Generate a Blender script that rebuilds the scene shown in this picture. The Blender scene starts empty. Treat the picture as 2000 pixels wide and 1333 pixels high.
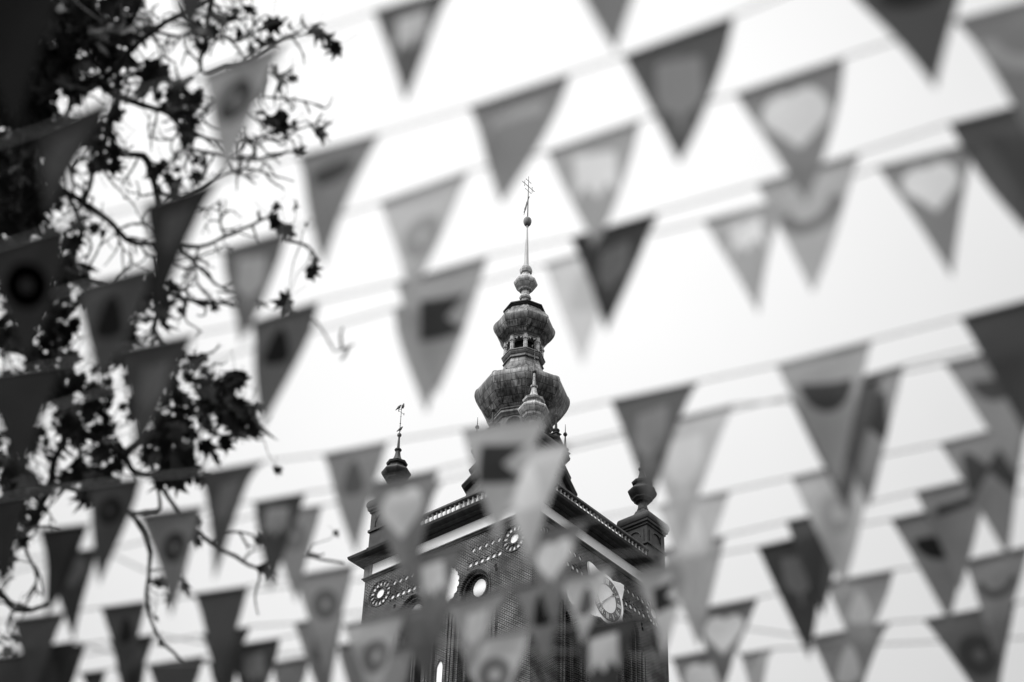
import bpy, bmesh, math, random
from mathutils import Vector, Matrix
random.seed(7)
R = math.radians
SC = bpy.context.scene
COL = SC.collection

# ------------------------------------------------------------------ camera
FPX, YAW, PITCH, ROLL = 3307.07, 0.706582, 0.671674, 0.034776
CAM = Vector((-63.6124, -53.3157, 1.6))
Fw = Vector((math.cos(YAW) * math.cos(PITCH), math.sin(YAW) * math.cos(PITCH), math.sin(PITCH)))
Rt0 = Vector((math.sin(YAW), -math.cos(YAW), 0))
Up0 = Rt0.cross(Fw)
Rt = Rt0 * math.cos(ROLL) + Up0 * math.sin(ROLL)
Up = -Rt0 * math.sin(ROLL) + Up0 * math.cos(ROLL)
cd = bpy.data.cameras.new('camera')
cam = bpy.data.objects.new('camera', cd)
COL.objects.link(cam)
M = Matrix((Rt, Up, -Fw)).transposed().to_4x4()
M.translation = CAM
cam.matrix_world = M
cd.sensor_width = 36
cd.lens = FPX / 2000 * 36
cd.clip_start, cd.clip_end = 0.1, 3000
cd.dof.use_dof = True
cd.dof.focus_distance = 96
cd.dof.aperture_fstop = cd.lens / 38.0
SC.camera = cam
SC.render.resolution_x, SC.render.resolution_y = 1024, 682

# ------------------------------------------------------------------ light
SUN_EL, SUN_AZ = R(52), YAW + R(118)        # high, to the left of the view and a little behind it
sun_dir = Vector((math.cos(SUN_AZ) * math.cos(SUN_EL), math.sin(SUN_AZ) * math.cos(SUN_EL), math.sin(SUN_EL)))
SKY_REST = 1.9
W = bpy.data.worlds.new('World'); SC.world = W; W.use_nodes = True
nt = W.node_tree; nt.nodes.clear()
def nd(t, tree=None, **k):
    n = (tree or nt).nodes.new(t)
    for a, v in k.items(): setattr(n, a, v)
    return n
out = nd('ShaderNodeOutputWorld'); bg = nd('ShaderNodeBackground')
sky = nd('ShaderNodeTexSky', sky_type='NISHITA', sun_disc=False, sun_elevation=SUN_EL,
         sun_rotation=math.pi / 2 - SUN_AZ, dust_density=4.0)
bw = nd('ShaderNodeRGBToBW')
geo = nd('ShaderNodeTexCoord')
nrm = nd('ShaderNodeVectorMath', operation='NORMALIZE')
def math_node(tree, op, a, b=None, c=None, clamp=False):
    n = tree.nodes.new('ShaderNodeMath'); n.operation = op; n.use_clamp = clamp
    for i, v in enumerate((a, b, c)):
        if v is None: continue
        if isinstance(v, (int, float)): n.inputs[i].default_value = v
        else: tree.links.new(v, n.inputs[i])
    return n.outputs[0]
L = nt.links.new
L(geo.outputs['Generated'], nrm.inputs[0])
L(sky.outputs[0], bw.inputs[0])
# glow added near the view axis, putting the lens corner falloff into the sky
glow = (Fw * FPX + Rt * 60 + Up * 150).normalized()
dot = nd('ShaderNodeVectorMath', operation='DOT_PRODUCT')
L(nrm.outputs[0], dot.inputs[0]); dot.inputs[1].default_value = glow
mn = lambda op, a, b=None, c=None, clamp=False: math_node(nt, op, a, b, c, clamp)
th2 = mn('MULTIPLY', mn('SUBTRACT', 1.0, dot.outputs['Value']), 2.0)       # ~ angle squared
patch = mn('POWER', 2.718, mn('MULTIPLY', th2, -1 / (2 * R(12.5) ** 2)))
noi = nd('ShaderNodeTexNoise'); noi.inputs['Scale'].default_value = 3.2; noi.inputs['Detail'].default_value = 4
L(nrm.outputs[0], noi.inputs['Vector'])
cl = mn('MULTIPLY_ADD', noi.outputs['Fac'], 0.18, -0.075)
# broad lobe around the sun direction, added to the sky to light the tower
dot2 = nd('ShaderNodeVectorMath', operation='DOT_PRODUCT')
L(nrm.outputs[0], dot2.inputs[0]); dot2.inputs[1].default_value = sun_dir
broad = mn('POWER', mn('MULTIPLY_ADD', dot2.outputs['Value'], 0.5, 0.5, True), 4.0)
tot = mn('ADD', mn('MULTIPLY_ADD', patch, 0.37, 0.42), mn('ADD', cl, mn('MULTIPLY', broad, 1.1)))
sep = nd('ShaderNodeSeparateXYZ'); L(nrm.outputs[0], sep.inputs[0])
# overcast sky: dimmer towards the horizon
hz = nd('ShaderNodeMapRange', interpolation_type='SMOOTHSTEP'); L(sep.outputs['Z'], hz.inputs['Value'])
hz.inputs['From Min'].default_value = 0.12; hz.inputs['From Max'].default_value = 0.43; hz.inputs['To Min'].default_value = 0.05; hz.inputs['To Max'].default_value = 1.0
tot = mn('MULTIPLY', tot, hz.outputs['Result'])
# extra sky brightness added outside the view cone to light the tower
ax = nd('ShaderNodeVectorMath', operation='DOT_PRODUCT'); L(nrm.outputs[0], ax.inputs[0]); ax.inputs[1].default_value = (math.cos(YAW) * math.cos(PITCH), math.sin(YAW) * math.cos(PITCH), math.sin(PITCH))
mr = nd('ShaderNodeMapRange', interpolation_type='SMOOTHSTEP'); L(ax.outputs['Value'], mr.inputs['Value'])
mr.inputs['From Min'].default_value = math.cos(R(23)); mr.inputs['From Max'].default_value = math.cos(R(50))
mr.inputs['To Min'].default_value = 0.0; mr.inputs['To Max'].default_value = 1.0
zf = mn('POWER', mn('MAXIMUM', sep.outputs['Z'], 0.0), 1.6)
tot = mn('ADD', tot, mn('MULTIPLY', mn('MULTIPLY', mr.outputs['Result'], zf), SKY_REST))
tot = mn('ADD', tot, mn('MULTIPLY', bw.outputs[0], 0.05))
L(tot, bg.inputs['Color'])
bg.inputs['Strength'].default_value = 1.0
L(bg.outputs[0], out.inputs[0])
sl = bpy.data.lights.new('sun', 'SUN'); sl.energy = 2.2; sl.angle = R(18)
so = bpy.data.objects.new('sun', sl); COL.objects.link(so)
so.rotation_euler = (-sun_dir).to_track_quat('-Z', 'Y').to_euler()
SC.view_settings.view_transform = 'Standard'
SC.view_settings.look = 'None'
SC.view_settings.exposure = 0.0
SC.view_settings.gamma = 1.0
SC.cycles.use_denoising = True
SC.cycles.transparent_max_bounces = 24
SC.cycles.max_bounces = 6

# ------------------------------------------------------------------ helpers
def ray(u, v):
    return Fw + Rt * ((u - 1000) / FPX) - Up * ((v - 666.5) / FPX)
def at(u, v, dist):
    return CAM + ray(u, v).normalized() * dist
def on_height(u, v, z):
    d = ray(u, v); return CAM + d * ((z - CAM.z) / d.z)

class MB:
    def __init__(s): s.v = []; s.f = []; s.uv = []; s.mi = []
    def face(s, pts, uv=None, mi=0):
        i = len(s.v); s.v += [tuple(p) for p in pts]
        s.f.append(list(range(i, i + len(pts)))); s.uv.append(uv); s.mi.append(mi)
    def box(s, o, ax, ay, az, mi=0):
        """box from corner-centre o with half-axis vectors"""
        c = [o + ax * i + ay * j + az * k for k in (-1, 1) for j in (-1, 1) for i in (-1, 1)]
        for q in ((0, 2, 3, 1), (4, 5, 7, 6), (0, 1, 5, 4), (2, 6, 7, 3), (0, 4, 6, 2), (1, 3, 7, 5)):
            s.face([c[k] for k in q], None, mi)
    def bx(s, x0, x1, y0, y1, z0, z1, mi=0):
        s.box(Vector(((x0 + x1) / 2, (y0 + y1) / 2, (z0 + z1) / 2)), Vector(((x1 - x0) / 2, 0, 0)),
              Vector((0, (y1 - y0) / 2, 0)), Vector((0, 0, (z1 - z0) / 2)), mi)
    def lathe(s, prof, n=8, ph=0.0, c=(0, 0), mi=0, uvs=1.0):
        """prof: list of (z, r) from low to high or high to low; closed with caps"""
        d = 0; rows = []
        for k, (z, r) in enumerate(prof):
            if k: d += math.hypot(z - prof[k - 1][0], r - prof[k - 1][1])
            rows.append((z, r, d))
        for (z0, r0, d0), (z1, r1, d1) in zip(rows, rows[1:]):
            for j in range(n):
                a0, a1 = ph + 2 * math.pi * j / n, ph + 2 * math.pi * (j + 1) / n
                P = lambda a, r, z: (c[0] + r * math.cos(a), c[1] + r * math.sin(a), z)
                h0, h1 = r0 * math.sin(math.pi / n), r1 * math.sin(math.pi / n); o = j * 3.7
                s.face([P(a0, r0, z0), P(a1, r0, z0), P(a1, r1, z1), P(a0, r1, z1)],
                       [(o - h0, d0), (o + h0, d0), (o + h1, d1), (o - h1, d1)], mi)
        for z, r, _ in (rows[0], rows[-1]):
            if r > 0.004:
                s.face([(c[0] + r * math.cos(ph + 2 * math.pi * j / n), c[1] + r * math.sin(ph + 2 * math.pi * j / n), z) for j in range(n)], None, mi)
    def tube(s, pts, rad, n=6, mi=0):
        pts = [Vector(p) for p in pts]
        rings = []
        for i, p in enumerate(pts):
            t = (pts[min(i + 1, len(pts) - 1)] - pts[max(i - 1, 0)])
            if t.length < 1e-9: t = Vector((0, 0, 1))
            t.normalize()
            a = t.cross(Vector((0.13, 0.31, 0.94)))
            if a.length < 1e-3: a = t.cross(Vector((1, 0, 0)))
            a.normalize(); b = t.cross(a)
            r = rad[i] if isinstance(rad, (list, tuple)) else rad
            rings.append([p + a * (r * math.cos(2 * math.pi * k / n)) + b * (r * math.sin(2 * math.pi * k / n)) for k in range(n)])
        i0 = len(s.v)
        for rg in rings: s.v += [tuple(q) for q in rg]
        for i in range(len(rings) - 1):
            for k in range(n):
                k2 = (k + 1) % n
                s.f.append([i0 + i * n + k, i0 + i * n + k2, i0 + (i + 1) * n + k2, i0 + (i + 1) * n + k]); s.uv.append(None); s.mi.append(mi)
        for i in (0, len(rings) - 1):
            s.f.append([i0 + i * n + k for k in range(n)]); s.uv.append(None); s.mi.append(mi)
    def prism(s, poly, o, t, up, nn, depth, mi=0):
        """extrude a 2-D polygon (s,z) placed at o along tangent t / up, thickness depth along nn"""
        a = [o + t * p[0] + up * p[1] for p in poly]; b = [q + nn * depth for q in a]
        s.face(b, None, mi); s.face(a[::-1], None, mi)
        for i in range(len(a)):
            j = (i + 1) % len(a); s.face([a[i], a[j], b[j], b[i]], None, mi)
    def build(s, name, mats, parent=None, smooth=False, weld=True):
        bm = bmesh.new(); uvl = bm.loops.layers.uv.new('UVMap')
        vs = [bm.verts.new(p) for p in s.v]
        for f, uv, mi in zip(s.f, s.uv, s.mi):
            try: bf = bm.faces.new([vs[i] for i in f])
            except ValueError: continue
            bf.material_index = mi; bf.smooth = smooth
            if uv:
                for lp, q in zip(bf.loops, uv): lp[uvl].uv = q
            else:
                auto_uv(bf, uvl)
        if weld: bmesh.ops.remove_doubles(bm, verts=bm.verts, dist=1e-5)
        bmesh.ops.recalc_face_normals(bm, faces=bm.faces)
        me = bpy.data.meshes.new(name); bm.to_mesh(me); bm.free()
        for m in (mats if isinstance(mats, (list, tuple)) else [mats]): me.materials.append(m)
        o = bpy.data.objects.new(name, me); COL.objects.link(o)
        if parent: o.parent = parent
        return o
def auto_uv(bf, uvl):
    bf.normal_update(); n = bf.normal
    if abs(n.z) > 0.85: f = lambda p: (p.x, p.y)
    else:
        t = Vector((-n.y, n.x, 0)).normalized(); f = lambda p: (p.dot(t), p.z)
    for lp in bf.loops: lp[uvl].uv = f(lp.vert.co)
def thing(name, label, cat, loc=(0, 0, 0), group=None):
    o = bpy.data.objects.new(name, None); COL.objects.link(o); o.location = loc
    o.empty_display_size = 0.3
    o['label'] = label; o['category'] = cat
    if group: o['group'] = group
    return o
def tag(o, label, cat, group=None):
    o['label'] = label; o['category'] = cat
    if group: o['group'] = group
    return o
def smooth_prof(p, k=4):
    o = []
    for i in range(len(p) - 1):
        a, b, c, d = p[max(i - 1, 0)], p[i], p[i + 1], p[min(i + 2, len(p) - 1)]
        for j in range(k):
            t = j / k
            o.append(tuple(0.5 * ((2 * b[m]) + (-a[m] + c[m]) * t + (2 * a[m] - 5 * b[m] + 4 * c[m] - d[m]) * t * t + (-a[m] + 3 * b[m] - 3 * c[m] + d[m]) * t ** 3) for m in (0, 1)))
    o.append(p[-1]); return o

# ------------------------------------------------------------------ materials
def newmat(name):
    m = bpy.data.materials.new(name); m.use_nodes = True
    t = m.node_tree; t.nodes.clear()
    o = t.nodes.new('ShaderNodeOutputMaterial'); b = t.nodes.new('ShaderNodeBsdfPrincipled')
    t.links.new(b.outputs[0], o.inputs[0]); return m, t, b
def g(v): return (v, v, v, 1)
def noise(t, scale, detail=5, vec=None, rough=0.6):
    n = t.nodes.new('ShaderNodeTexNoise'); n.inputs['Scale'].default_value = scale
    n.inputs['Detail'].default_value = detail; n.inputs['Roughness'].default_value = rough
    if vec: t.links.new(vec, n.inputs['Vector'])
    return n.outputs['Fac']
def ramp(t, fac, stops):
    r = t.nodes.new('ShaderNodeValToRGB'); e = r.color_ramp.elements
    while len(e) < len(stops): e.new(0.5)
    for x, (p, c) in zip(e, stops): x.position = p; x.color = g(c)
    t.links.new(fac, r.inputs[0]); return r.outputs[0]
def mul(t, a, b):
    n = t.nodes.new('ShaderNodeMix'); n.data_type = 'RGBA'; n.blend_type = 'MULTIPLY'; n.inputs[0].default_value = 1
    t.links.new(a, n.inputs[6]); t.links.new(b, n.inputs[7]); return n.outputs[2]
def obj_vec(t, sc=(1, 1, 1)):
    c = t.nodes.new('ShaderNodeTexCoord'); m = t.nodes.new('ShaderNodeMapping'); m.inputs['Scale'].default_value = sc
    t.links.new(c.outputs['Object'], m.inputs[0]); return m.outputs[0]
def bump(t, b, h, strength=0.4, dist=0.02):
    n = t.nodes.new('ShaderNodeBump'); n.inputs['Strength'].default_value = strength; n.inputs['Distance'].default_value = dist
    t.links.new(h, n.inputs['Height']); t.links.new(n.outputs[0], b.inputs['Normal'])
def plain(name, lo, hi, scale=3, rough=0.8, sc=(1, 1, 1), bp=0.2):
    m, t, b = newmat(name); v = obj_vec(t, sc); n = noise(t, scale, 6, v)
    t.links.new(ramp(t, n, [(0.3, lo), (0.7, hi)]), b.inputs['Base Color']); b.inputs['Roughness'].default_value = rough
    b.inputs['Specular IOR Level'].default_value = 0.25
    if bp: bump(t, b, n, bp)
    return m
def brick_mat(name, c1, c2, mort, bw_, bh, ms, dirt=(0.45, 1.0), streak=None, rough=0.85, off=0.5):
    m, t, b = newmat(name)
    uv = t.nodes.new('ShaderNodeUVMap'); uv.uv_map = 'UVMap'
    br = t.nodes.new('ShaderNodeTexBrick'); br.offset = off
    br.inputs['Color1'].default_value = g(c1); br.inputs['Color2'].default_value = g(c2); br.inputs['Mortar'].default_value = g(mort)
    br.inputs['Scale'].default_value = 1; br.inputs['Brick Width'].default_value = bw_; br.inputs['Row Height'].default_value = bh
    br.inputs['Mortar Size'].default_value = ms; br.inputs['Mortar Smooth'].default_value = 0.2; br.inputs['Bias'].default_value = -0.1
    t.links.new(uv.outputs[0], br.inputs['Vector'])
    v = obj_vec(t); c = br.outputs['Color']
    c = mul(t, c, ramp(t, noise(t, 0.9, 7, v), [(0.35, dirt[0]), (0.65, dirt[1])]))
    c = mul(t, c, ramp(t, noise(t, 6, 4, v), [(0.3, 0.65), (0.7, 1.0)]))
    if streak:
        v2 = obj_vec(t, (3.2, 3.2, 0.35)); c = mul(t, c, ramp(t, noise(t, 1.6, 5, v2), [(0.38, streak), (0.6, 1.0)]))
    t.links.new(c, b.inputs['Base Color']); b.inputs['Roughness'].default_value = rough
    b.inputs['Specular IOR Level'].default_value = 0.3
    iv = t.nodes.new('ShaderNodeInvert'); t.links.new(br.outputs['Fac'], iv.inputs['Color']); bump(t, b, iv.outputs[0], 0.5, 0.01)
    return m
M_BRICK = brick_mat('old_brick', 0.005, 0.034, 0.34, 0.30, 0.104, 0.017, (0.2, 1.0))
M_COPPER = brick_mat('copper_sheet', 0.18, 0.50, 0.02, 0.66, 0.46, 0.022, (0.30, 1.0), 0.14, 0.45)
M_COPPER_LT = brick_mat('copper_sheet_pale', 0.55, 0.75, 0.10, 0.34, 0.30, 0.014, (0.7, 1.0), 0.6, 0.55)
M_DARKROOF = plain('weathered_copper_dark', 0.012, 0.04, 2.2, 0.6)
M_MOULD = plain('moulding_metal', 0.06, 0.22, 2.5, 0.6, (2, 2, 0.6))
M_STONE = plain('cornice_stone', 0.05, 0.12, 2.5, 0.85)
M_PALESTONE = plain('pale_baluster_stone', 0.32, 0.5, 4, 0.85)
M_PLASTER = plain('white_plaster', 0.88, 0.94, 1.2, 0.9, (1, 1, 1), 0.05)
M_IRON = plain('iron', 0.03, 0.07, 8, 0.5)
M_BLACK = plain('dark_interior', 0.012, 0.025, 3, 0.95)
M_DIAL = plain('clock_ring_grey', 0.10, 0.14, 3, 0.5, (1, 1, 1), 0)
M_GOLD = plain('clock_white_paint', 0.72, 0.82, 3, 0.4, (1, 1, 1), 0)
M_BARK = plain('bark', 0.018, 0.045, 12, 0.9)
M_BIRD = plain('bird_feathers', 0.04, 0.10, 14, 0.6)

# ------------------------------------------------------------------ ground
mb = MB(); mb.face([(-900, -900, 0), (900, -900, 0), (900, 900, 0), (-900, 900, 0)])
gr = mb.build('ground', brick_mat('cobble_paving', 0.05, 0.09, 0.03, 0.22, 0.14, 0.012)); gr['kind'] = 'structure'

# ------------------------------------------------------------------ church tower
A = 6.0
tower = thing('church_tower', 'tall square brick church tower with double onion copper spire, corner turrets and clock', 'tower')
FACES = {'left': (Vector((-1, 0, 0)), Vector((0, -1, 0))), 'right': (Vector((0, -1, 0)), Vector((1, 0, 0)))}
Z3 = Vector((0, 0, 1))
def circle(cx, cz, r, n=16): return [(cx + r * math.cos(2 * math.pi * k / n), cz + r * math.sin(2 * math.pi * k / n)) for k in range(n)]
def ogive(cx, z0, zs, hw, rise, k=6):
    """pointed arch outline from sill z0, springing zs, half width hw, rise"""
    rr = (hw * hw + rise * rise) / (2 * hw); pts = [(cx - hw, z0), (cx + hw, z0)]
    amax = math.asin(min(1, rise / rr))
    for i in range(k + 1):
        a = amax * i / k; pts.append((cx + hw - rr + rr * math.cos(a), zs + rr * math.sin(a)))
    for i in range(k - 1, -1, -1):
        a = amax * i / k; pts.append((cx - hw + rr - rr * math.cos(a), zs + rr * math.sin(a)))
    return pts
shaft = MB(); shaft.bx(-A, A, -A, A, 0, 49.56)
cut1, cut2 = MB(), MB()
white = []
for fn, (nn, tt) in FACES.items():
    def C(m, poly, front, depth): m.prism(poly, nn * (A + front), tt, Z3, -nn, depth)
    for s in (-1, 1):
        cx = 2.2 * s
        C(cut1, ogive(cx, 33, 46.25, 0.98, 1.12), 0.3, 0.72)          # deep arch niche, back at A-.42
        for q in (-1, 1):
            C(cut2, ogive(cx + q * 0.45, 33.5, 44.9, 0.33, 0.42), -0.3, 0.9)   # sub-lancets, back at A-1.2
        rx = 4.75 * s; rz = 48.42
        C(cut1, circle(rx, rz, 0.29, 14), 0.3, 0.37)
        for k in range(14):
            a0, a1 = 2 * math.pi * (k + 0.17) / 14, 2 * math.pi * (k + 0.83) / 14
            C(cut1, [(rx + r * math.cos(a), rz + r * math.sin(a)) for r, a in ((0.47, a0), (0.70, a0), (0.76, (a0 + a1) / 2), (0.70, a1), (0.47, a1))], 0.3, 0.37)
        for k in range(6):
            x = (1.78 + 0.40 * k) * s
            C(cut1, circle(x, 47.86, 0.145, 10), 0.3, 0.37)
            C(cut1, [(x - 0.17, 47.56), (x - 0.05, 47.62), (x - 0.17, 47.70)], 0.3, 0.37)
            C(cut1, [(x - 0.2, 48.03), (x - 0.06, 48.1), (x - 0.2, 48.17)], 0.3, 0.37)
        for k in range(5):
            x = (1.95 + 0.44 * k) * s
            C(cut1, [(x - 0.15, 48.72), (x, 48.56), (x + 0.15, 48.72), (x, 48.88)], 0.3, 0.37)
            for q in (-1, 1):
                C(cut1, [(x + 0.22 * q - 0.06, 48.72 + 0.17), (x + 0.22 * q + 0.06, 48.72 + 0.17), (x + 0.22 * q, 48.72 + 0.27)], 0.3, 0.37)
                C(cut1, [(x + 0.22 * q - 0.06, 48.72 - 0.17), (x + 0.22 * q, 48.72 - 0.27), (x + 0.22 * q + 0.06, 48.72 - 0.17)], 0.3, 0.37)
        for zz, xx in ((46.95, 0.62 * s + 3.0), (47.2, 3.55 * s)):
            C(cut1, [(xx - 0.09, zz - 0.11), (xx + 0.09, zz - 0.11), (xx + 0.09, zz + 0.11), (xx - 0.09, zz + 0.11)], 0.3, 0.6)
    C(cut1, ogive(0, 33, 42.4, 0.22, 0.45), 0.3, 0.37)
    if fn == 'left':      # scalloped blind niche in the middle of the left face
        n = 18; P = []
        for k in range(n * 4):
            a = 2 * math.pi * k / (n * 4); r = 0.98 + 0.09 * abs(math.sin(a * n / 2)); P.append((r * math.cos(a), 47.2 + 1.12 * r * math.sin(a)))
        C(cut1, P, 0.3, 0.37)
sh = shaft.build('brick_shaft', [M_BRICK, M_PLASTER, M_BLACK], tower)
for cm in (cut1, cut2):
    co = cm.build('cutter', M_BRICK)
    md = sh.modifiers.new('b', 'BOOLEAN'); md.operation = 'DIFFERENCE'; md.object = co; md.solver = 'EXACT'
    dg = bpy.context.evaluated_depsgraph_get(); me = bpy.data.meshes.new_from_object(sh.evaluated_get(dg))
    sh.modifiers.clear(); old = sh.data; sh.data = me; bpy.data.objects.remove(co, do_unlink=True)
sh.data.name = 'brick_shaft'
sh.data.materials.clear()
for m in (M_BRICK, M_PLASTER, M_BLACK): sh.data.materials.append(m)
bm = bmesh.new(); bm.from_mesh(sh.data)
uvl = bm.loops.layers.uv.verify()
for f in bm.faces:
    c = f.calc_center_median(); f.material_index = 0
    for nn, tt in FACES.values():
        if f.normal.dot(nn) > 0.9:
            d = A - c.dot(nn)
            if abs(d - 0.07) < 0.02: f.material_index = 1
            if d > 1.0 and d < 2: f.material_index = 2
    auto_uv(f, uvl)
bm.to_mesh(sh.data); bm.free()
for fn, (nn, tt) in FACES.items():
    O = nn * A
    # arch hood mouldings, white discs in the arch heads
    for s in (-1, 1):
        cx = 2.2 * s; mb = MB()
        for off, rr in ((0.06, 0.06), (-0.10, 0.045)):
            og = ogive(cx, 33, 46.25, 0.98 + off, 1.12 + off * 1.2)[1:]
            mb.tube([O + nn * (0.02 if off > 0 else -0.12) + tt * p[0] + Z3 * p[1] for p in og], rr, 6)
        for q in (-1, 1):
            og = ogive(cx + q * 0.45, 33.5, 44.9, 0.36, 0.46)
            mb.tube([O - nn * 0.38 + tt * p[0] + Z3 * p[1] for p in og[1:] + og[:1]], 0.05, 6)
        mb.tube([O - nn * 0.36 + tt * (cx + 0.53 * math.cos(a)) + Z3 * (46.5 + 0.62 * math.sin(a)) for a in [2 * math.pi * k / 20 for k in range(21)]], 0.06, 6)
        ar = mb.build('arch_moulding', M_BRICK, tower)
        mb = MB(); mb.prism([(p[0], 46.5 + (p[1] - 46.5) * 1.2) for p in circle(cx, 46.5, 0.43, 20)], O - nn * 0.415, tt, Z3, nn, 0.06)
        mb.build('plaster_roundel', M_PLASTER, ar)
        mb = MB()
        for rr, tr in ((0.80, 0.05), (0.38, 0.045)):
            mb.tube([O + tt * (4.75 * s + rr * math.cos(a)) + Z3 * (48.42 + rr * math.sin(a)) for a in [2 * math.pi * k / 24 for k in range(25)]], tr, 6)
        mb.build('rose_ring', M_BRICK, tower)
    # pilasters of bundled rolls beside the central niche and by the corners
    for s in (-1, 1):
        for x0, x1 in ((0.36, 1.08), (3.35, 3.8)):
            mb = MB(); n = 3 if x1 - x0 > 0.6 else 2; w = (x1 - x0) / n
            for k in range(n):
                x = (x0 + w * (k + 0.5)) * s
                mb.box(O + tt * x + Z3 * 39.3 + nn * 0.04, tt * (w * 0.33), nn * 0.11, Z3 * (6.1 - 0.2 * k))
            mb.build('pilaster', M_BRICK, tower)
# mouldings, frieze and cornice (square rings)
q2 = math.sqrt(2)
def sq(prof): return [(z, r * q2) for z, r in prof]
mb = MB(); mb.lathe(sq([(49.56, 5.9), (49.56, 6.05), (49.61, 6.09), (49.64, 6.09), (49.68, 6.16), (49.74, 6.16), (49.75, 5.9)]), 4, R(45)); mb.build('string_moulding', M_STONE, tower)
mb = MB(); mb.lathe(sq([(49.75, 5.9), (49.75, 6.03), (50.50, 6.03), (50.50, 5.9)]), 4, R(45)); fr = mb.build('white_frieze', M_PLASTER, tower)
for sx, sy in ((-1, 1), (-1, -1), (1, -1)):
    mb = MB(); mb.bx(sx * 5.78 - 0.3, sx * 5.78 + 0.3, sy * 5.78 - 0.3, sy * 5.78 + 0.3, 49.76, 50.49)
    mb.build('corner_block', M_MOULD, fr)
mb = MB(); mb.lathe(sq([(50.50, 5.9), (50.50, 6.10), (50.56, 6.14), (50.60, 6.24), (50.66, 6.24), (50.68, 6.50), (50.74, 6.52), (50.80, 6.66), (50.90, 6.76), (51.05, 6.80), (51.08, 6.72), (51.10, 6.3), (51.36, 6.25), (51.37, 5.0)]), 4, R(45))
mb.build('cornice', plain('cornice_dark_stone', 0.02, 0.05, 2, 0.85), tower)
# balustrades
bal = MB(); bal.lathe([(0, 0.07), (0.06, 0.07), (0.07, 0.05), (0.16, 0.095), (0.27, 0.085), (0.42, 0.045), (0.50, 0.06), (0.53, 0.075), (0.58, 0.075)], 8, 0.2)
b0 = None
for fn, (nn, tt) in FACES.items():
    mb = MB(); O = nn * 6.02
    mb.box(O + Z3 * 51.44, tt * 4.2, nn * 0.13, Z3 * 0.07)
    mb.box(O + Z3 * 52.20, tt * 4.2, nn * 0.16, Z3 * 0.06); mb.box(O + Z3 * 52.12, tt * 4.2, nn * 0.12, Z3 * 0.025)
    for x in (-1.4, 1.4):
        pass
    rail = mb.build('balustrade', M_STONE, tower)
    for k in range(26):
        if b0 is None: b = b0 = bal.build('baluster', M_PALESTONE, rail)
        else:
            b = b0.copy(); COL.objects.link(b); b.parent = rail
        b.location = O + tt * (-4.08 + k * 0.326) + Z3 * 51.51
# corner turrets
Cc = 5.14
tur = None
def lin(a, b, n): return [tuple(a[m] + (b[m] - a[m]) * k / n for m in (0, 1)) for k in range(n + 1)]
for sx, sy in ((-1, -1), (-1, 1), (1, -1), (1, 1)):
    if tur is None:
        mb = MB()
        mb.bx(-0.86, 0.86, -0.86, 0.86, 51.37, 54.0, 0)
        mb.bx(-0.95, 0.95, -0.95, 0.95, 52.75, 52.9, 0); mb.bx(-0.93, 0.93, -0.93, 0.93, 51.375, 51.75, 0)
        for nx, ny in ((1, 0), (-1, 0), (0, 1), (0, -1)):     # raised panel frames on the pedestal
            n_ = Vector((nx, ny, 0)); t_ = Vector((-ny, nx, 0))
            for q in (-1, 1): mb.box(n_ * 0.88 + t_ * (0.55 * q) + Z3 * 53.35, t_ * 0.1, n_ * 0.03, Z3 * 0.42)
            mb.tube([n_ * 0.89 + t_ * (0.42 * math.cos(a)) + Z3 * (53.35 + 0.4 * math.sin(a)) for a in [math.pi * k / 10 for k in range(11)]], 0.04, 5)
        mb.lathe(sq([(54.0, 0.88), (54.05, 0.93), (54.15, 0.93), (54.2, 1.02), (54.32, 1.04)]), 4, R(45), mi=0)
        mb.lathe(sq(smooth_prof([(54.33, 1.0), (54.40, 1.07), (54.62, 1.10), (54.84, 1.04), (54.93, 0.9), (55.05, 0.66), (55.3, 0.42), (55.6, 0.30)], 3)), 4, R(45), mi=0)
        cup = [(55.6, 0.33), (55.72, 0.36), (55.78, 0.30), (56.1, 0.26), (56.2, 0.28), (56.26, 0.44), (56.3, 0.46), (56.42, 0.6)]
        cup += smooth_prof([(56.5, 0.62), (56.7, 0.78), (56.9, 0.87), (57.02, 0.84), (57.14, 0.70), (57.28, 0.54), (57.42, 0.48)], 3)
        cup += [(57.45, 0.50), (57.5, 0.60), (57.62, 0.64), (57.70, 0.5), (57.75, 0.42)]
        cup += smooth_prof([(57.76, 0.40), (57.95, 0.27), (58.2, 0.18), (58.5, 0.14)], 3) + [(58.55, 0.2), (58.63, 0.22), (58.70, 0.13), (58.75, 0.09), (59.6, 0.05)]
        mb.lathe(cup, 8, 0, mi=1)
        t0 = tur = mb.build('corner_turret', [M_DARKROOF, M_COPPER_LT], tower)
        fm = MB(); fm.lathe([(59.55, 0.02), (59.58, 0.09), (59.64, 0.13), (59.72, 0.13), (59.79, 0.09), (59.82, 0.02)], 10)
        fin = fm.build('finial_ball', M_IRON, t0)
        wm = MB()
        wm.tube([(0, 0, 59.8), (0, 0, 61.9)], [0.03, 0.015], 6)
        wm.tube([(-0.24, 0, 61.35), (0.24, 0, 61.35)], 0.014, 5)
        for q in (-0.24, 0.24): wm.tube([(q, 0, 61.28), (q, 0, 61.44)], 0.02, 5)
        wm.tube([(0, -0.2, 61.62), (0, 0.2, 61.62)], 0.012, 5)
        wm.lathe([(60.5, 0.02), (60.53, 0.05), (60.6, 0.02)], 6); wm.lathe([(61.0, 0.015), (61.04, 0.04), (61.08, 0.015)], 6)
        wc = wm.build('weather_cross', M_IRON, t0)
        kids = [fin, wc]
    else:
        tur = t0.copy(); COL.objects.link(tur); tur.parent = tower
        for kd in kids:
            c = kd.copy(); COL.objects.link(c); c.parent = tur
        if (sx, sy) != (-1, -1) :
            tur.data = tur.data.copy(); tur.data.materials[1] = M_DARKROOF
    tur.location = (sx * Cc, sy * Cc, 0)

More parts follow.
